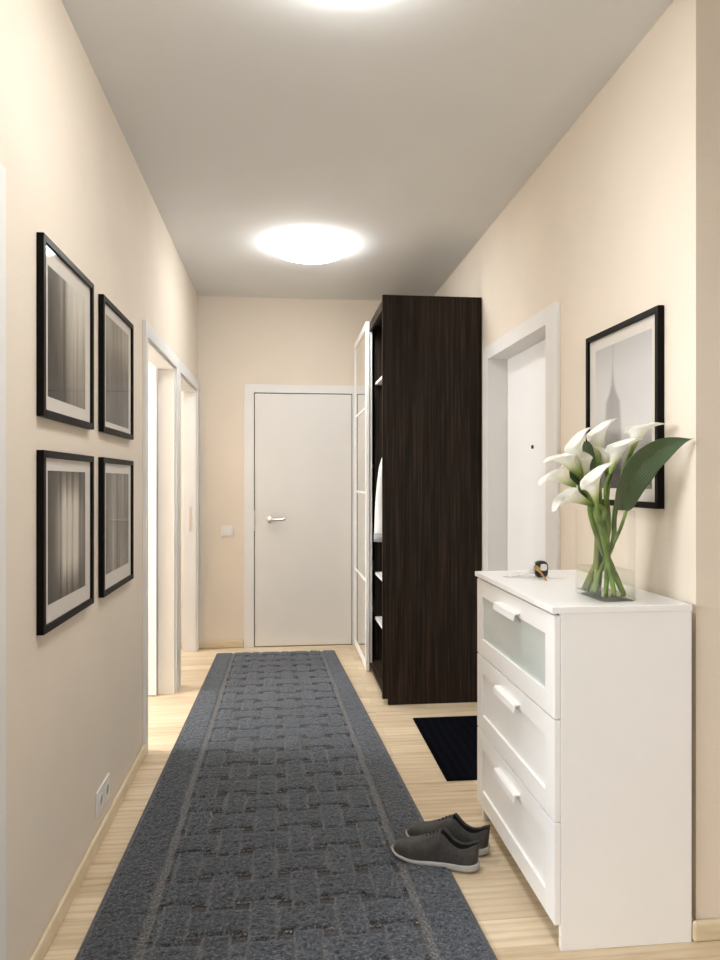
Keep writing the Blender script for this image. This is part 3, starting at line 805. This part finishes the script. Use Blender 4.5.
obj('vase_wall', bm, 'vase', vs, False)
bm = bmesh.new(); V = add_grid(bm, [rrect(VW - .003, VL - .003, .012, VZ0), rrect(VW + .0002, VL + .0002, .014, VZ0 + .003), rrect(VW + .0002, VL + .0002, .014, VZ0 + .010), rrect(VW - .004, VL - .004, .0105, VZ0 + .0135)], True)
bm.faces.new(list(reversed(V[0]))); bm.faces.new(V[-1]); obj('vase_base', bm, 'vase_base', vs, label='thick glass foot')
bm = bmesh.new(); V = add_grid(bm, [rrect(VW - .0039, VL - .0039, .0103, VZ0 + .0145), rrect(VW - .0039, VL - .0039, .0103, 1.040)], True)
bm.faces.new(list(reversed(V[0]))); bm.faces.new(V[-1]); obj('water', bm, 'water', vs, label='clear water in the lower third')

# ------------------------------------------------------------------ calla lilies
def set_attr(o, name, vals):
    a = o.data.attributes.new(name, 'FLOAT', 'POINT'); a.data.foreach_set('value', np.array(vals, dtype=np.float32))

def lily(base, mouth, tip, foot, R_, label, mids=()):
    base, mouth, tip = Vector(base), Vector(mouth), Vector(tip)
    ax = (mouth - base); h = ax.length; ax.normalize()
    tx = (tip - mouth); tx = (tx - ax * tx.dot(ax)).normalized(); ty = ax.cross(tx)
    t = thing('calla_lily', foot, label, 'flower', 'white calla lilies in the vase')
    NT, NA = 18, 40
    rows, att = [], []
    for i in range(NT + 1):
        u = i / NT; row = []
        for k in range(NA + 1):
            a = -PI + 2 * PI * k / NA
            f = (1 + math.cos(a)) / 2                      # 1 at the tip side, 0 at the overlap
            hh = h * (.72 + .40 * f ** 1.3)
            rr = .0058 + (R_ * .80 - .0058) * (u ** 1.25)
            flare = R_ * .42 * max(0, u - .70) ** 1.7 / .30 ** 1.7 * (.6 + .4 * f)
            point = R_ * .80 * math.exp(-(a / .34) ** 2) * u ** 5
            spiral = 1 + .10 * (a / PI) * u              # one edge laps over the other
            r = rr * spiral + flare + point
            z = hh * u - flare * .30 + point * .10
            if abs(a) > 2.6: z -= h * .16 * u ** 3 * ((abs(a) - 2.6) / .54)
            row.append(base + ax * z + tx * (r * math.cos(a)) + ty * (r * math.sin(a)))
            att.append(u)
        rows.append(row)
    bm = bmesh.new(); add_grid(bm, rows); o = obj('spathe', bm, 'petal', t, True)
    set_attr(o, 'along', att)
    md = o.modifiers.new('solid', 'SOLIDIFY'); md.thickness = .0011; md.offset = 0
    bm = bmesh.new(); add_tube(bm, smooth_pts([base + ax * (h * .1), base + ax * (h * .4) + tx * .002, base + ax * (h * .74) + tx * .004], 5), [.0035] * 5 + [.0034] * 3 + [.0028, .002, .001], 10)
    obj('spadix', bm, 'spadix', t, True, label='yellow spike inside the flower')
    foot = Vector(foot)
    d = (foot - base).length
    pts = [base + ax * .006, base - ax * min(.045, d * .2)] + [Vector(m) for m in mids] + [Vector(mids[-1]).lerp(foot, .5), foot]
    sp = smooth_pts(pts, 8)
    bm = bmesh.new(); add_tube(bm, sp, [.0068 + .0008 * math.sin(3.0 * k / len(sp)) for k in range(len(sp))], 12); obj('stem', bm, 'stem', t, True, label='green stem')
    return t
FZ = VZ0 + .0150
FL = [
    ((0.955, 2.070, 1.352), (0.955, 2.072, 1.478), (0.985, 2.075, 1.498), (.960, 2.080), .031, 'white calla lily standing upright at the top middle of the bouquet', [(.958, 2.062, 1.20), (.963, 2.06, 1.12)]),
    ((0.890, 2.046, 1.318), (0.864, 2.044, 1.436), (0.915, 2.050, 1.470), (.985, 2.030), .030, 'white calla lily arching at the upper left, behind the left pointing one', [(.940, 2.040, 1.18), (.950, 2.035, 1.12)]),
    ((0.866, 2.012, 1.314), (0.800, 1.996, 1.386), (0.740, 1.985, 1.384), (1.000, 1.998), .030, 'white calla lily pointing left, just above the two drooping ones', [(.932, 2.03, 1.18), (.944, 2.03, 1.12)]),
    ((0.852, 1.990, 1.282), (0.755, 1.972, 1.332), (0.690, 1.950, 1.338), (.992, 1.985), .031, 'white calla lily stretching furthest left out of the bouquet', [(.898, 2.000, 1.20), (.934, 2.005, 1.10)]),
    ((0.884, 1.962, 1.232), (0.782, 1.938, 1.268), (0.715, 1.914, 1.228), (.962, 1.980), .032, 'white calla lily drooping lowest at the left, over the vase', [(.918, 1.972, 1.165), (.940, 1.980, 1.08)]),
    ((0.886, 1.932, 1.232), (0.862, 1.915, 1.328), (0.915, 1.905, 1.358), (.945, 2.000), .032, 'white calla lily at the front centre with a wide rolled rim', [(.930, 1.968, 1.15), (.944, 1.985, 1.09)]),
    ((0.900, 2.024, 1.300), (0.892, 2.035, 1.387), (0.886, 2.060, 1.402), (.938, 2.060), .022, 'narrow half-hidden calla lily in the middle of the bouquet', [(.940, 2.045, 1.18), (.948, 2.05, 1.12)]),
    ((0.978, 2.062, 1.325), (0.973, 2.060, 1.400), (0.955, 2.060, 1.415), (.930, 2.095), .020, 'small narrow calla lily right of the upright top one', [(.968, 2.06, 1.19), (.966, 2.065, 1.12)]),
    ((0.952, 1.985, 1.318), (0.978, 1.968, 1.425), (1.020, 1.960, 1.458), (.924, 2.108), .030, 'white calla lily right of centre in front of the small narrow one', [(.958, 2.01, 1.18), (.962, 2.035, 1.12)]),
    ((1.022, 2.005, 1.378), (1.052, 1.985, 1.478), (1.110, 1.965, 1.520), (.928, 2.060), .033, 'white calla lily highest at the right, its tip over the picture frame', [(.982, 2.02, 1.20), (.980, 2.025, 1.12)]),
]
for b, m, tp, ft, r_, lb, md_ in FL:
    lily(b, m, tp, (ft[0], ft[1], FZ), r_, lb, md_)

def leaf(mid, width, stem_pts, label, fold=.25, side=(0.25, -1, 0.1)):
    t = thing('calla_leaf', stem_pts[-1], label, 'leaf')
    sp = smooth_pts(mid, 8); n = len(sp); NW = 16
    rows, al, ac = [], [], []
    for i, p in enumerate(sp):
        u = i / (n - 1)
        tg = (sp[min(i + 1, n - 1)] - sp[max(i - 1, 0)]).normalized()
        nrm = Vector(side); nrm = (nrm - tg * nrm.dot(tg)).normalized(); sd_ = tg.cross(nrm)
        w = width * (max(0.0, math.sin(PI * u ** .60)) ** .70) * (1 - u ** 6) if u < 1 else 0.0003
        w = max(w, .0004)
        row = []
        for k in range(NW + 1):
            v = -1 + 2 * k / NW
            back = .30 * w * abs(v) ** 1.5 * max(0, 1 - u * 3.2)      # lobes behind the stalk
            wav = .035 * w * math.sin(u * 17 + v * 2) * abs(v)
            row.append(p + sd_ * (w * v) + nrm * (w * fold * (abs(v) ** 1.3) + wav) - tg * back)
            al.append(u); ac.append(v)
        rows.append(row)
    bm = bmesh.new(); add_grid(bm, rows); o = obj('blade', bm, 'leaf', t, True)
    set_attr(o, 'along', al); set_attr(o, 'across', ac)
    md = o.modifiers.new('solid', 'SOLIDIFY'); md.thickness = .0009; md.offset = 0
    st_ = smooth_pts(stem_pts, 8); bm = bmesh.new(); add_tube(bm, st_, [.0042 + .0016 * k / len(st_) for k in range(len(st_))], 10); obj('stalk', bm, 'stem', t, True, label='green leaf stalk')
leaf([(.966, 1.944, 1.216), (.974, 1.930, 1.272), (.992, 1.918, 1.320), (1.026, 1.912, 1.360), (1.072, 1.908, 1.392), (1.112, 1.898, 1.410), (1.150, 1.886, 1.420)], .048,
     [(.981, 1.950, 1.262), (.987, 1.950, 1.235), (.972, 1.962, 1.165), (.950, 1.99, 1.09), (.938, 2.03, FZ + .05), (.932, 2.045, FZ)], 'broad dark green leaf sweeping right from the bouquet to the wall')
leaf([(.905, 2.005, 1.245), (.878, 2.012, 1.280), (.852, 2.015, 1.315), (.838, 2.015, 1.335)], .026,
     [(.905, 2.005, 1.248), (.93, 2.02, 1.18), (.955, 2.04, 1.09), (.968, 2.10, FZ + .05), (.972, 2.11, FZ)], 'small dark green leaf below the left pointing lily')
leaf([(.955, 2.10, 1.33), (.945, 2.105, 1.37), (.934, 2.11, 1.405), (.928, 2.115, 1.425)], .030,
     [(.955, 2.10, 1.335), (.956, 2.09, 1.2), (.950, 2.08, 1.09), (.955, 2.105, FZ + .05), (.953, 2.112, FZ)], 'small green leaf behind the upright top lily')

# ------------------------------------------------------------------ keys on the chest
kz = .9522
kb = thing('key_bunch', (.93, 2.47, kz), 'bunch of keys with a black fob on the far end of the white chest', 'keys')
def key(name, mat, x, y, ang_, L, z, label, tilt=0.0):
    bm = bmesh.new()
    def T_(px_, py_): return (x + px_ * math.cos(ang_) - py_ * math.sin(ang_), y + px_ * math.sin(ang_) + py_ * math.cos(ang_))
    hp_ = [(.012 * math.cos(a) - .0, .012 * math.sin(a)) for a in [PI * .18 + (2 * PI - PI * .36) * k / 14 for k in range(15)]]
    teeth = [(L * .35, -.0042), (L * .42, -.0020), (L * .5, -.0045), (L * .58, -.0015), (L * .66, -.0042), (L * .76, -.0022), (L * .85, -.004), (L, -.001), (L, .0025), (L * .9, .0042)]
    out = hp_ + teeth
    lo = [bm.verts.new((*T_(*q), z + tilt * (L - q[0]))) for q in out]; hi = [bm.verts.new((*T_(*q), z + .0024 + tilt * (L - q[0]))) for q in out]
    bm.faces.new(list(reversed(lo))); bm.faces.new(hi)
    for k in range(len(out)):
        j = (k + 1) % len(out); bm.faces.new((lo[k], lo[j], hi[j], hi[k]))
    obj(name, bm, mat, kb, label=label)
key('key', 'brass', .893, 2.425, -1.25, .050, kz + .0003, 'brass key', .75)
key('key', 'steel', .868, 2.470, 2.75, .056, kz + .0003, 'silver key', .22)
key('key', 'steel', .850, 2.500, 2.95, .056, kz + .0003, 'silver key', .22)
key('key', 'steel', .955, 2.452, -.25, .052, kz, 'silver key')
bm = bmesh.new(); add_tube(bm, [(.895 + .014 * math.cos(a), 2.478 + .014 * math.sin(a), kz + .004) for a in [2 * PI * k / 24 for k in range(25)]], .0014, 8, False); obj('key_ring', bm, 'steel', kb, True)
# fob: rounded plastic shell standing on its edge
def rslab(w, h, r, x0, z0, ya, yb, inset=0):
    pts = []
    for cx, cz, a0 in ((w / 2 - r, h / 2 - r, 0), (-w / 2 + r, h / 2 - r, PI / 2), (-w / 2 + r, -h / 2 + r, PI), (w / 2 - r, -h / 2 + r, 1.5 * PI)):
        for k in range(6):
            a = a0 + PI / 2 * k / 5; pts.append((cx + r * math.cos(a), cz + r * math.sin(a)))
    bm = bmesh.new(); rows = [[(x0 + px_, y_, z0 + pz) for px_, pz in pts] for y_ in (ya, yb)]
    V = add_grid(bm, rows, True); bm.faces.new(V[0]); bm.faces.new(list(reversed(V[-1]))); return bm
obj('fob', rslab(.046, .060, .018, .927, kz + .0295, 2.470, 2.492), 'black', kb, True, bevel=.002, label='black fob')
obj('fob_label', rslab(.024, .024, .007, .933, kz + .037, 2.4688, 2.4699), 'steel', kb, label='pale square on the fob')
obj('fob_tag', rslab(.020, .042, .009, .896, kz + .033, 2.478, 2.492), 'white', kb, True, label='white round tag')

# ------------------------------------------------------------------ light
def area(name, loc, rot, sx, sy, power, col):
    l = bpy.data.lights.new(name, 'AREA'); l.shape = 'RECTANGLE'; l.size = sx; l.size_y = sy; l.energy = power; l.color = col
    o = bpy.data.objects.new(name, l); COL.objects.link(o); o.location = loc; o.rotation_euler = rot; return o
R90 = PI / 2
DAY = (0.93, 0.965, 1.0)
for nm, (a, b, z0, z1), pw in (('daylight_side_room', wins[0], 88), ('window_fill_middle', wins[1], 44), ('window_fill_far', wins[2], 30)):  # middle and far lights are added behind unseen windows to brighten those rooms
    area(nm, (XO - .14, (a + b) / 2, (z0 + z1) / 2), (0, -R90, 0), z1 - z0, b - a, pw, DAY)
for nm, yc, pw in (('fill_middle_room', 3.85, 15), ('fill_far_room', 5.12, 9)):  # added fills with no fixture, brightening what shows through the doorways
    l = area(nm, (-1.9, yc, ZC - .03), (0, 0, 0), .4, .4, pw, (1, 0.98, 0.95)); l.data.shape = 'DISK'
area('window_fill_hall', ((W[0] + W[1]) / 2, YR - .14, (W[2] + W[3]) / 2), (R90, 0, 0), W[1] - W[0], W[3] - W[2], 14, DAY)  # added fill light outside the unseen rear window
w = bpy.data.worlds.new('sky'); S.world = w; w.use_nodes = True
w.node_tree.nodes['Background'].inputs[0].default_value = (0.9, 0.95, 1.0, 1); w.node_tree.nodes['Background'].inputs[1].default_value = 0.8

# ------------------------------------------------------------------ camera
cam = bpy.data.cameras.new('camera'); co_ = bpy.data.objects.new('camera', cam); COL.objects.link(co_)
co_.location = (0, 0, CAMZ); co_.rotation_euler = (R90, 0, -math.atan(77 / 710))
cam.sensor_fit = 'HORIZONTAL'; cam.sensor_width = 36; cam.lens = 36 * 710 / 720
cam.shift_y = 1 / 720.0
cam.clip_start = 0.05
S.camera = co_
S.view_settings.view_transform = 'Standard'; S.view_settings.look = 'None'
S.view_settings.exposure = 1.06; S.view_settings.gamma = 1.0; S.view_settings.use_curve_mapping = False
S.cycles.max_bounces = 10; S.cycles.diffuse_bounces = 6; S.cycles.transparent_max_bounces = 24
S.cycles.caustics_reflective = False; S.cycles.caustics_refractive = False
